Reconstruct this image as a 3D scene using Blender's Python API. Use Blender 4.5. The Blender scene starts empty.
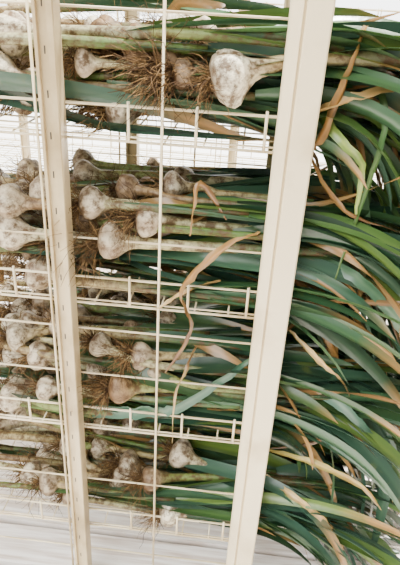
import bpy, math, random
from mathutils import Vector, Matrix, noise
random.seed(23)
R_=random.uniform
CAMZ=1.05; CAMY=-0.70
# ---------------------------------------------------------------- camera
f=550.0
u=Vector((63,1055,550)).normalized()
X0=Vector((1,-u.x/u.y,0)).normalized()
Y0=u.cross(X0)
a=math.radians(4)
Xc=X0*math.cos(a)-Y0*math.sin(a)
Yc=X0*math.sin(a)+Y0*math.cos(a)
cam_d=bpy.data.cameras.new("camera"); cam=bpy.data.objects.new("camera",cam_d)
bpy.context.collection.objects.link(cam)
M=Matrix((Xc,Yc,u)).to_4x4(); M.translation=Vector((0,CAMY,CAMZ))
cam.matrix_world=M
cam_d.lens=f*36/565; cam_d.sensor_width=36; cam_d.clip_start=.01
bpy.context.scene.camera=cam

# ---------------------------------------------------------------- materials
def newmat(name):
    m=bpy.data.materials.new(name); m.use_nodes=True
    nt=m.node_tree; b=nt.nodes["Principled BSDF"]; return m,nt,b
def attrmat(name,rough,scale,dirtcol,lo,hi,trans=0,bump=.2,bdist=.002,maxf=1.0,spec=.5):
    m,nt,b=newmat(name)
    at=nt.nodes.new("ShaderNodeAttribute"); at.attribute_name="Col"
    tc=nt.nodes.new("ShaderNodeTexCoord")
    n=nt.nodes.new("ShaderNodeTexNoise"); n.inputs["Scale"].default_value=scale; n.inputs["Detail"].default_value=6; n.inputs["Roughness"].default_value=.7
    nt.links.new(tc.outputs["Object"],n.inputs["Vector"])
    rp=nt.nodes.new("ShaderNodeValToRGB"); rp.color_ramp.elements[0].position=lo; rp.color_ramp.elements[1].position=hi
    rp.color_ramp.elements[1].color=(maxf,maxf,maxf,1)
    nt.links.new(n.outputs["Fac"],rp.inputs["Fac"])
    mx=nt.nodes.new("ShaderNodeMixRGB"); mx.inputs["Color2"].default_value=(*dirtcol,1)
    nt.links.new(rp.outputs["Color"],mx.inputs["Fac"]); nt.links.new(at.outputs["Color"],mx.inputs["Color1"])
    nt.links.new(mx.outputs["Color"],b.inputs["Base Color"])
    b.inputs["Roughness"].default_value=rough; b.inputs["Specular IOR Level"].default_value=spec
    n2=nt.nodes.new("ShaderNodeTexNoise"); n2.inputs["Scale"].default_value=scale*4
    nt.links.new(tc.outputs["Object"],n2.inputs["Vector"])
    bp=nt.nodes.new("ShaderNodeBump"); bp.inputs["Strength"].default_value=bump; bp.inputs["Distance"].default_value=bdist
    nt.links.new(n2.outputs["Fac"],bp.inputs["Height"]); nt.links.new(bp.outputs["Normal"],b.inputs["Normal"])
    if trans>0:
        tr=nt.nodes.new("ShaderNodeBsdfTranslucent"); nt.links.new(mx.outputs["Color"],tr.inputs["Color"])
        ms=nt.nodes.new("ShaderNodeMixShader"); ms.inputs[0].default_value=trans
        nt.links.new(b.outputs[0],ms.inputs[1]); nt.links.new(tr.outputs[0],ms.inputs[2])
        nt.links.new(ms.outputs[0],nt.nodes["Material Output"].inputs[0])
    return m
m_bulb=attrmat("garlic_skin",.5,70,(.075,.036,.012),.42,.60,0,bump=.5,maxf=.92,spec=.35)
m_leaf=attrmat("garlic_leaf",.30,22,(.12,.13,.025),.60,.85,.08,spec=.55)
m_root=attrmat("garlic_root",.8,60,(.04,.02,.009),.42,.62,spec=.2)
def paint(name,col,dirt,lo=.5,hi=.8):
    m,nt,b=newmat(name)
    tc=nt.nodes.new("ShaderNodeTexCoord")
    n=nt.nodes.new("ShaderNodeTexNoise"); n.inputs["Scale"].default_value=14; n.inputs["Detail"].default_value=8
    nt.links.new(tc.outputs["Object"],n.inputs["Vector"])
    rp=nt.nodes.new("ShaderNodeValToRGB"); rp.color_ramp.elements[0].position=lo; rp.color_ramp.elements[1].position=hi
    rp.color_ramp.elements[0].color=(*col,1); rp.color_ramp.elements[1].color=(*dirt,1)
    nt.links.new(n.outputs["Fac"],rp.inputs["Fac"]); nt.links.new(rp.outputs["Color"],b.inputs["Base Color"])
    b.inputs["Roughness"].default_value=.35
    return m
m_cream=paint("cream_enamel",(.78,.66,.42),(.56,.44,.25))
m_cream2=paint("tan_cream_enamel",(.60,.48,.28),(.36,.26,.13),.42,.72)  # darker, browner tone of the cream enamel with mottled patches
m_wire=paint("cream_wire_coating",(.80,.69,.46),(.50,.38,.20),.42,.7)
m_dark=paint("slot_shadow",(.05,.04,.03),(.03,.03,.02))

# ---------------------------------------------------------------- mesh builder
class MB:
    def __init__(s): s.v=[];s.f=[];s.c=[];s.m=[]
    def tube(s,path,radii,cols,sides=8,mat=0,lobes=None,cap=True,seed=0):
        n=len(path); base=len(s.v)
        t=(path[1]-path[0]).normalized()
        ref=Vector((0,0,1)) if abs(t.z)<.9 else Vector((1,0,0))
        nrm=(ref-t*ref.dot(t)).normalized()
        for i in range(n):
            tt=(path[min(i+1,n-1)]-path[max(i-1,0)])
            if tt.length>1e-9: t=tt.normalized()
            nrm=(nrm-t*nrm.dot(t)).normalized(); bn=t.cross(nrm)
            for k in range(sides):
                ph=2*math.pi*k/sides
                r=radii[i]; dk=1.0
                if lobes:
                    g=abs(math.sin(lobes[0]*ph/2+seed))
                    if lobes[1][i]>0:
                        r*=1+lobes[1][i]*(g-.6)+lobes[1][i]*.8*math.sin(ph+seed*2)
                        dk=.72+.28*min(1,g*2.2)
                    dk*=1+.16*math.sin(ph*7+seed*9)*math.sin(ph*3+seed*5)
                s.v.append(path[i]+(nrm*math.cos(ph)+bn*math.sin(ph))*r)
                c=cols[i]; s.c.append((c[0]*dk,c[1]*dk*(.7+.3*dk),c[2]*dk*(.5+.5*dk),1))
        for i in range(n-1):
            for k in range(sides):
                k2=(k+1)%sides
                s.f.append((base+i*sides+k,base+i*sides+k2,base+(i+1)*sides+k2,base+(i+1)*sides+k)); s.m.append(mat)
        if cap:
            s.f.append(tuple(base+k for k in range(sides))[::-1]); s.m.append(mat)
            s.f.append(tuple(base+(n-1)*sides+k for k in range(sides))); s.m.append(mat)
    def ribbon(s,path,widths,cols,twist,fold=.35,mat=1,roll0=0):
        n=len(path); base=len(s.v)
        t=(path[1]-path[0]).normalized()
        ref=Vector((0,0,1)) if abs(t.z)<.95 else Vector((0,1,0))
        nrm=(ref-t*ref.dot(t)).normalized()
        for i in range(n):
            tt=(path[min(i+1,n-1)]-path[max(i-1,0)])
            if tt.length>1e-9: t=tt.normalized()
            nrm=(nrm-t*nrm.dot(t)).normalized(); bn=t.cross(nrm)
            an=roll0+twist*i/(n-1)
            N=nrm*math.cos(an)+bn*math.sin(an); B=bn*math.cos(an)-nrm*math.sin(an)
            w=widths[i]/2; c=(*cols[i],1)
            cm=(cols[i][0]*1.45,cols[i][1]*1.3,cols[i][2]*1.25,1)
            for q,h in ((-1,fold),(-.5,fold*.35),(0,0),(.5,fold*.35),(1,fold)):
                s.v.append(path[i]+B*w*q+N*w*h); s.c.append(cm if q==0 else c)
        for i in range(n-1):
            for k in range(4):
                s.f.append((base+i*5+k,base+i*5+k+1,base+(i+1)*5+k+1,base+(i+1)*5+k)); s.m.append(mat)
    def box(s,x0,x1,y0,y1,z0,z1,mat=0,col=(1,1,1)):
        b=len(s.v)
        for z in (z0,z1):
            for x,y in ((x0,y0),(x1,y0),(x1,y1),(x0,y1)): s.v.append(Vector((x,y,z))); s.c.append((*col,1))
        for q in ((3,2,1,0),(4,5,6,7),(0,1,5,4),(1,2,6,5),(2,3,7,6),(3,0,4,7)):
            s.f.append(tuple(b+i for i in q)); s.m.append(mat)
    def prism(s,prof,z0,z1,mat=0):
        b=len(s.v); n=len(prof)
        for z in (z0,z1):
            for x,y in prof: s.v.append(Vector((x,y,z))); s.c.append((1,1,1,1))
        for k in range(n):
            k2=(k+1)%n; s.f.append((b+k,b+k2,b+n+k2,b+n+k)); s.m.append(mat)
        s.f.append(tuple(range(b,b+n))[::-1]); s.m.append(mat)
        s.f.append(tuple(range(b+n,b+2*n))); s.m.append(mat)
    def obj(s,name,mats,smooth=True,parent=None):
        me=bpy.data.meshes.new(name); me.from_pydata([tuple(v) for v in s.v],[],s.f)
        ca=me.color_attributes.new("Col","FLOAT_COLOR","POINT")
        ca.data.foreach_set("color",[x for c in s.c for x in c])
        for m in mats: me.materials.append(m)
        me.polygons.foreach_set("material_index",s.m)
        me.polygons.foreach_set("use_smooth",[smooth]*len(s.f))
        me.update()
        o=bpy.data.objects.new(name,me); bpy.context.collection.objects.link(o)
        if parent: o.parent=parent
        return o
def V(x,y,z): return Vector((x,y,z))
def mix(a,b,t):
    t=max(0,min(1,t)); return tuple(a[i]*(1-t)+b[i]*t for i in range(3))

# ---------------------------------------------------------------- garlic
FL=[.885,.64,.395,.15]      # shelf floor heights
POSTX=.0574; DEPTH=.45
GREENS=[(.032,.078,.030),(.014,.044,.021),(.050,.105,.028),(.034,.082,.052),(.085,.140,.024),(.010,.028,.014),(.050,.102,.066),(.042,.095,.060)]
TAN=(.27,.155,.05)
def keep(p,fl,front=.012):
    p=p.copy()
    if p.x<POSTX+.05:
        lim=fl+.006
        if p.x>POSTX: lim=fl+.006-(p.x-POSTX)*1.0
        p.z=max(p.z,lim)
        p.z=min(p.z,fl+.155)
    if p.x<POSTX+.03: p.y=max(p.y,front)
    p.z=max(p.z,.012)
    p.y=min(p.y,DEPTH+.05)
    return p
def leaf(mb,p0,d0,L,W,grav,col,dry,fl,n=16,twist=None,curl=0.0):
    p=p0.copy(); d=d0.normalized(); pts=[]; ws=[]; cs=[]
    ax=V(R_(-1,1),R_(-1,1),R_(-1,1))
    dr=1 if dry else R_(.6,1.4)
    for i in range(n):
        s_=i/(n-1)
        p=keep(p,fl); pts.append(p)
        w=W*min(1,.55+s_*4)*(max(0,1-s_)**.45); ws.append(max(w,.0006))
        cs.append(mix(col,TAN if not dry else (.14,.075,.025),(s_-dr)/.15+.5 if not dry else s_*.6))
        outside = p.x>POSTX+.03
        g=grav*(1.9 if outside else .35)
        d=(d+V(0,0,-g)*(.6+s_)*L/n*6+ax*curl*R_(.3,1)).normalized()
        p=p+d*L/(n-1)
    mb.ribbon(pts,ws,cs,R_(-1.2,1.2) if twist is None else twist,fold=R_(.08,.4),roll0=R_(-1.2,.6))
def bulb_profile(R):
    return [(-.78,.16,0),(-.77,.30,0),(-.70,.54,.04),(-.55,.82,.11),(-.32,.98,.16),(-.05,1.02,.17),(.20,.95,.16),(.44,.78,.12),(.66,.58,.08),(.88,.44,.04),(1.15,.36,.02),(1.6,.32,0),(2.2,.30,0)]
def plant(mb,pos,dirv,R,L,fl,nleaf=5,roots=22,dirty=.3,stalkcol=None,grav=.25,leafL=(.28,.5),W=(.018,.040),dryp=.10,steer=True,rl=1.0):
    d=dirv.normalized()
    prof=bulb_profile(R)
    path=[pos+d*q[0]*R for q in prof]; rad=[q[1]*R for q in prof]; lob=[q[2]*R_(.7,1.4) for q in prof]
    base=mix((.84,.77,.56),(.26,.16,.07),dirty*R_(.5,1.2)); purple=mix(base,(.34,.19,.12),R_(0,.25))
    sc=stalkcol or random.choice([(.42,.33,.15),(.34,.25,.11),(.24,.27,.08),(.28,.18,.08),(.48,.43,.22),(.18,.23,.06),(.46,.42,.24)])
    cols=[mix((.08,.038,.014),purple,(i-1)/(3.5+2*dirty)) if i<6 else mix(purple,sc,(i-7)/4) for i in range(len(prof))]
    p=path[-1].copy(); dd=d.copy(); n=12; r=rad[-1]
    wob=V(0,R_(-.05,.05),R_(-.05,.05))
    goal=V(1,R_(-.08,.08),R_(-.06,.07)).normalized()
    g=random.choice(GREENS); nodes=[]
    for i in range(1,n+1):
        s_=i/n
        if steer: dd=(dd*.72+goal*.28).normalized()
        dd=(dd+wob/n*2).normalized(); p=keep(p+dd*L/n,fl)
        path.append(p); rad.append(r*(1-.2*s_)); lob.append(0)
        cols.append(mix(sc,mix(g,(.06,.12,.025),.35),(s_-.08)*2.0)); nodes.append((p,dd.copy(),s_))
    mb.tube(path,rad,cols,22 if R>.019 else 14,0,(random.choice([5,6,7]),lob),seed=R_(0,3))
    for k in range(nleaf):
        q=nodes[min(n-1,int(n*(.32+.68*k/max(1,nleaf-1))))]
        dl=(q[1]+V(R_(-.05,.2),R_(-.30,.30),R_(-.15,.22))).normalized()
        dry=random.random()<dryp
        c=mix((.34,.21,.07),(.15,.085,.03),R_(0,1)) if dry else mix(random.choice(GREENS),random.choice(GREENS),R_(0,1))
        leaf(mb,q[0],dl,R_(*leafL)*(.7 if dry else 1),R_(*W)*(.5 if dry else 1),grav*R_(.5,1.5),c,dry,fl,curl=.13 if dry else .012,twist=R_(-6,6) if dry else None)
    t=d; a1=t.orthogonal().normalized(); a2=t.cross(a1)
    for k in range(roots):
        ph=R_(0,6.28); sp=R_(0,1.0)
        rd=(-t+ (a1*math.cos(ph)+a2*math.sin(ph))*sp*1.5).normalized()
        q=pos-t*R*.72+(a1*math.cos(ph)+a2*math.sin(ph))*R*.42*sp; pts=[q]
        ll=R*R_(.8,2.9)*rl
        for i in range(5):
            rd=(rd+V(R_(-1,1),R_(-1,1),R_(-1,.6))*.65).normalized(); q=q+rd*ll/5; pts.append(V(q.x,q.y,max(q.z,fl+.003)))
        rr=R_(.00045,.0009); c=mix((.30,.18,.07),(.05,.025,.01),R_(0,1))
        mb.tube(pts,[rr*(1-.12*i) for i in range(6)],[c]*6,4,2,cap=False)
MATS=[m_bulb,m_leaf,m_root]

for si,fl in enumerate(FL):
    mb=MB()
    for k in range(12):
        y=.03+.034*k+R_(-.01,.01)
        plant(mb,V(R_(-.72,-.46),y,fl+R_(.02,.06)),V(1,R_(-.08,.08),R_(-.03,.03)),R_(.018,.024),R_(.30,.42),fl,nleaf=5,roots=10,leafL=(.35,.6),grav=R_(.15,.5))
    rows=[11,11,11,7]
    for lay in range(4):
        for k in range(rows[lay]):
            y=.035+.039*k+R_(-.012,.012)+.018*lay
            if y>DEPTH-.02: continue
            x=R_(-.38,-.10) if random.random()<.75 else R_(-.22,-.06)
            z=fl+.022+.029*lay+R_(-.006,.006)
            plant(mb,V(x,y,z),V(1,R_(-.55,.4),R_(-.2,.2)),R_(.019,.028),R_(.20,.32),fl,
                  nleaf=random.choice([4,5,6]),roots=95 if y<.2 else 30,dirty=R_(.2,1.0),
                  grav=R_(.2,.95),leafL=(.26,.50))
    for k in range(26 if si>1 else 18):
        plant(mb,V(R_(-.50,-.22),R_(.03,.34),fl+R_(.03,.125)),V(1,R_(-.6,.4),R_(-.2,.2)),R_(.019,.027),R_(.26,.34),fl,nleaf=3,roots=70,dirty=R_(.0,.8),grav=.4)
    mb.obj("garlic_pile",MATS)

def hero(x,y,z,d,R,L,fi,**k):
    mb=MB(); plant(mb,V(x,y,z),V(*d),R,L,FL[fi],**k); mb.obj("garlic_plant",MATS)
hero(-.028,.005,.968,(1,.10,.26),.032,.24,0,roots=120,dirty=.05,stalkcol=(.46,.36,.18),nleaf=4,grav=.35,rl=.8)
hero(-.145,.04,.987,(1,-.2,.05),.025,.25,0,roots=110,dirty=1.0)
hero(-.19,.05,1.0,(.7,-.4,.1),.024,.25,0,roots=110,dirty=1.2)
hero(-.21,.02,.968,(1,.02,.02),.017,.22,0,roots=50,dirty=.4)
hero(-.065,.06,1.005,(.6,.8,.1),.020,.2,0,roots=40,dirty=.2)
hero(.003,.05,1.003,(.8,.5,.1),.019,.2,0,roots=20,dirty=.3)
hero(-.085,.015,.962,(1,.3,.0),.019,.2,0,roots=220,dirty=1,rl=1.6)
hero(-.105,.025,.975,(.9,.3,.3),.019,.2,0,roots=200,dirty=1,rl=1.5)
hero(-.209,.02,.785,(1,.1,.0),.023,.26,1,roots=100,dirty=.4)
hero(-.128,.02,.768,(1,.15,-.10),.025,.26,1,roots=150,dirty=.35)
hero(-.178,.012,.733,(1,.02,.0),.027,.28,1,roots=150,dirty=.5,rl=1.2)
hero(-.10,.06,.805,(1,.25,-.05),.020,.24,1,roots=50,dirty=.6)
hero(-.165,.06,.795,(1,-.4,.1),.020,.24,1,roots=80,dirty=.8)
hero(-.33,.03,.772,(1,.0,.0),.025,.26,1,roots=40,dirty=.35)
hero(-.29,.05,.785,(1,-.4,.0),.022,.26,1,roots=60,dirty=.6)
hero(-.33,.02,.728,(1,.0,.02),.028,.26,1,roots=40,dirty=.2)
hero(-.17,.015,.468,(1,.1,.05),.027,.28,2,roots=150,dirty=.9)
hero(-.14,.03,.525,(1,.3,-.1),.023,.26,2,roots=150,dirty=.45)
hero(-.115,.03,.495,(1,-.3,-.1),.020,.26,2,roots=120,dirty=.8)
hero(-.21,.04,.53,(1,-.4,-.1),.021,.26,2,roots=120,dirty=.8)
hero(-.32,.05,.488,(1,.1,.1),.025,.28,2,roots=50,dirty=.2)
hero(-.36,.06,.52,(1,.3,.1),.023,.28,2,roots=50,dirty=.2)
hero(-.29,.08,.535,(1,-.3,.1),.022,.28,2,roots=50,dirty=.4)
hero(-.30,.02,.445,(1,.0,.0),.022,.28,2,roots=50,dirty=.3)
hero(-.08,.018,.182,(1,.1,.08),.027,.24,3,roots=120,dirty=.1)
hero(-.30,.10,.24,(1,.1,.0),.022,.28,3,roots=50,dirty=.2)
hero(-.12,.03,.25,(1,.3,-.1),.024,.24,3,roots=130,dirty=.9)
hero(-.18,.05,.22,(1,-.3,.1),.022,.24,3,roots=110,dirty=.7)
hero(-.36,.05,.20,(1,-.3,.1),.024,.24,3,roots=80,dirty=.3)

def spline(P,m=7):
    out=[]
    Q=[P[0]*2-P[1]]+P+[P[-1]*2-P[-2]]
    for i in range(1,len(Q)-2):
        for k in range(m):
            t=k/m; a_,b_,c_,d_=Q[i-1],Q[i],Q[i+1],Q[i+2]
            out.append(.5*((2*b_)+(c_-a_)*t+(2*a_-5*b_+4*c_-d_)*t*t+(3*b_-a_-3*c_+d_)*t**3))
    out.append(P[-1]); return out
def loose(P,W,col,col2,twist,name="dried_garlic_leaf",fold=.6,rough=.25,taper=.5,roll=0):
    mb=MB(); pts=spline([V(*p) for p in P]); n=len(pts)
    ws=[W*(.5+min(.5,i/n*2.5))*max(.03,(1-i/(n-1)))**taper*(1+R_(-rough,rough)) for i in range(n)]
    pts=[p+V(R_(-1,1),R_(-1,1),R_(-1,1))*W*.08 for p in pts]
    mb.ribbon(pts,ws,[mix(col,col2,i/n+R_(-.2,.2)) for i in range(n)],twist,fold,1,roll)
    mb.obj(name,MATS)
D1=(.31,.175,.05);D2=(.12,.058,.02);D3=(.46,.33,.13);DY=(.42,.36,.10)
loose([(-.02,.01,.78),(-.055,-.01,.835),(-.063,-.022,.80),(-.064,-.022,.765)],.009,D2,D1,6)
loose([(.03,.01,.765),(-.016,-.02,.75),(-.074,-.025,.683),(-.058,-.025,.619),(-.092,-.02,.533)],.014,D1,D2,6)
loose([(-.05,.02,.56),(-.06,-.02,.545),(-.075,-.022,.50),(-.077,-.022,.393)],.008,D2,D3,8)
loose([(.04,.04,.70),(.098,.04,.675),(.15,.04,.60),(.193,.04,.511),(.208,.04,.472),(.173,.04,.38),(.081,.04,.342)],.015,D1,D2,6)
loose([(.125,.02,1.03),(.116,0,.994),(.094,0,.912),(.081,.0,.874),(.136,.0,.811),(.212,.0,.787)],.013,D1,D2,7)
loose([(.08,.04,.93),(.114,0,.901),(.146,0,.872),(.150,0,.806)],.014,(.13,.22,.04),(.24,.30,.07),.8,"garlic_leaf",.3,.03,.4,.8)
loose([(.06,.03,.92),(.09,.0,.935),(.14,.0,.955),(.23,.01,.975)],.024,D1,D3,1.2)
loose([(.10,.03,.96),(.150,.02,.96),(.165,.0,.917),(.155,0,.82),(.139,0,.708)],.010,(.04,.11,.03),(.05,.09,.02),1.0,"garlic_leaf",.3,.03,.4,.8)
loose([(-.27,.03,.405),(-.209,.008,.42),(-.12,.002,.435),(-.056,.000,.464),(.052,.008,.576)],.028,(.06,.13,.085),(.04,.10,.06),.3,"garlic_leaf",.25,.03,.35,1.5)
loose([(-.02,.02,.68),(-.07,.0,.665),(-.11,-.01,.64)],.013,D1,D3,2)
loose([(.09,.03,.60),(.14,.0,.57),(.19,.01,.52),(.22,.01,.43),(.23,.02,.38)],.010,D3,D1,5)
loose([(.09,.05,.50),(.16,.01,.50),(.22,.0,.46),(.28,.02,.38)],.022,(.07,.14,.10),(.05,.11,.07),.3,"garlic_leaf",.25,.03,.35,1.3)
loose([(.08,.05,.44),(.16,.01,.43),(.24,.0,.37),(.32,.02,.28)],.024,(.06,.13,.09),(.05,.11,.06),.3,"garlic_leaf",.25,.03,.35,1.2)
loose([(.09,.04,.34),(.17,.0,.36),(.25,.0,.32),(.30,.02,.25)],.013,DY,D1,2)
loose([(.10,.05,.72),(.17,.01,.71),(.23,.0,.66),(.27,.02,.60)],.020,(.07,.15,.08),(.05,.12,.06),.3,"garlic_leaf",.25,.03,.35,1.3)
loose([(.09,.05,.27),(.15,.0,.27),(.21,.0,.22),(.25,.02,.14),(.27,.03,.08)],.013,D3,D1,3)

# ---------------------------------------------------------------- rack
def wire(mb,a,b,r=.0017):
    mb.tube([V(*a),V(*b)],[r,r],[(1,1,1)]*2,8,0)
def rack(x0,x1,yf,yb,shelves,name,midw):
    root=bpy.data.objects.new(name,None); bpy.context.collection.objects.link(root)
    mb=MB()
    for fl in shelves:
        for k in range(13):
            y=yf+(yb-yf)*k/12; wire(mb,(x0,y,fl),(x1,y,fl),.0013)
        x=x1-.012
        while x>x0: 
            wire(mb,(x,yf,fl-.003),(x,yb,fl-.003),.0013); x-=.05
        for y in (yf,yb):
            wire(mb,(x0,y,fl+.038),(x1,y,fl+.038),.0019); wire(mb,(x0,y,fl-.006),(x1,y,fl-.006),.0019)
            x=x1-.036
            while x>x0: 
                wire(mb,(x,y-.001,fl+.044),(x,y-.001,fl-.006),.0020); x-=.0865
        for x in (x0,x1):
            wire(mb,(x,yf,fl+.038),(x,yb,fl+.038)); wire(mb,(x,yf,fl-.006),(x,yb,fl-.006))
    mb.obj("wire_shelves",[m_wire],parent=root)
    mb=MB()
    for z in midw:
        for y in (yf-.002,yb): wire(mb,(x0,y,z),(x1,y,z),.0016)
    for x in (-.108,-.27,-.43,-.59):
        if x0<x<x1:
            for y in (yf-.004,yb+.004): wire(mb,(x,y,.02),(x,y,1.3),.0020)
    mb.obj("grid_panels",[m_wire],parent=root)
    return root
r1=rack(-.75,POSTX,0,DEPTH,FL,"wire_shelving_rack",[1.032,.74,.505,.27,.08,1.16,.59])
def post_right(xc,yc,name="post_right_front"):
    mb=MB()
    P=[(-.0235,.016),(-.0235,.002),(-.0215,-.002),(-.0105,-.013),(-.0095,-.013),(-.0088,-.0085),(-.0068,-.0085),(-.0061,-.0135),(-.005,-.015),(.0215,-.015),(.0235,-.013),(.0235,.016)]
    mb.prism([(xc+p[0],yc+p[1]) for p in P],0,1.35)
    mb.obj(name,[m_cream],smooth=False,parent=r1)
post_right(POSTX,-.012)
def post_left(xc,yc,name,slots=True):
    mb=MB()
    P=[(-.0135,.012),(-.0135,-.012),(-.0095,-.012),(-.0088,-.007),(.0040,-.007),(.0048,-.014),(.0125,-.014),(.0135,-.012),(.0135,.012)]
    mb.prism([(xc+p[0]*.93,yc+p[1]) for p in P],0,1.35)
    if slots:
        z=.03
        while z<1.3:
            mb.box(xc-.0030,xc-.0014,yc-.0074,yc-.0060,z,z+.009,1); z+=.05
    mb.obj(name,[m_cream2,m_dark],smooth=False,parent=r1)
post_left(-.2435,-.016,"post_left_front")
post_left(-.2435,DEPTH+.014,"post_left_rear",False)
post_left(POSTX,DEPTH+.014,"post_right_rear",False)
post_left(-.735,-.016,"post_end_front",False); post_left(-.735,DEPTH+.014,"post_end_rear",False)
r1b=r1
r2=rack(-1.6,.75,1.25,1.65,[.15,.45,.75,1.0],"wire_shelving_rack",[.3,.6,.9,1.1])
r1=r2
for x in (-1.6,-.8,-.05,.75):
    post_left(x,1.235,"post_front",False); post_left(x,1.665,"post_rear",False)

# ---------------------------------------------------------------- floor boards + ground
m,nt,b=newmat("whitewashed_boards")
tc=nt.nodes.new("ShaderNodeTexCoord"); mp=nt.nodes.new("ShaderNodeMapping"); mp.inputs["Scale"].default_value=(2,30,2)
nt.links.new(tc.outputs["Object"],mp.inputs["Vector"])
n=nt.nodes.new("ShaderNodeTexNoise"); n.inputs["Scale"].default_value=3; n.inputs["Detail"].default_value=8
nt.links.new(mp.outputs[0],n.inputs["Vector"])
rp=nt.nodes.new("ShaderNodeValToRGB"); rp.color_ramp.elements[0].position=.35; rp.color_ramp.elements[0].color=(.62,.51,.43,1)
rp.color_ramp.elements[1].position=.6; rp.color_ramp.elements[1].color=(.96,.91,.86,1)
nt.links.new(n.outputs["Fac"],rp.inputs["Fac"]); nt.links.new(rp.outputs["Color"],b.inputs["Base Color"]); b.inputs["Roughness"].default_value=.7
m_board=m
mb=MB(); y=-1.6
while y<2.6:
    mb.box(-3,3,y,y+.088,-.025,0); y+=.100
mb.obj("floor",[m_board],smooth=False)
m_ground=paint("sunlit_concrete",(.92,.91,.89),(.86,.84,.81))
mb=MB(); mb.box(-30,30,2.7,30,-.06,-.027); mb.obj("ground",[m_ground],smooth=False)
m_soil=paint("dark_soil",(.10,.07,.05),(.06,.04,.03))
mb=MB(); mb.box(-30,30,-30,2.7,-.10,-.06); mb.obj("soil_ground",[m_soil],smooth=False)

# ---------------------------------------------------------------- light
sd=bpy.data.lights.new("sun","SUN"); sd.energy=20; sd.angle=math.radians(3); sd.color=(1,.97,.90)
so=bpy.data.objects.new("sun",sd); bpy.context.collection.objects.link(so); so.location=(1,3,4)
so.rotation_euler=V(-.25,-.20,-1).to_track_quat('-Z','Y').to_euler()
w=bpy.data.worlds.new("world"); bpy.context.scene.world=w; w.use_nodes=True
nt=w.node_tree; bg=nt.nodes["Background"]; bg.inputs[0].default_value=(.98,.99,.98,1)
tc=nt.nodes.new("ShaderNodeTexCoord")
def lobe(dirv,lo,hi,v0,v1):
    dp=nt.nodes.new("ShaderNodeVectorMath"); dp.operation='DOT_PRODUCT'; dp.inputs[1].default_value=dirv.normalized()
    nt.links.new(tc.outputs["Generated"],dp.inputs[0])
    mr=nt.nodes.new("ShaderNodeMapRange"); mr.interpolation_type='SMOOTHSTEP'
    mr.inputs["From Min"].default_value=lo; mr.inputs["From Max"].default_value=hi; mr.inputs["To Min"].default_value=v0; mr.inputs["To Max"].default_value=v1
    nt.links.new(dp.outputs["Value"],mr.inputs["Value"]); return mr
A=lobe(V(-.45,-.55,.70),.74,1.0,.5,12.5)  # added bright sky patch, upper left behind the camera, as soft front light
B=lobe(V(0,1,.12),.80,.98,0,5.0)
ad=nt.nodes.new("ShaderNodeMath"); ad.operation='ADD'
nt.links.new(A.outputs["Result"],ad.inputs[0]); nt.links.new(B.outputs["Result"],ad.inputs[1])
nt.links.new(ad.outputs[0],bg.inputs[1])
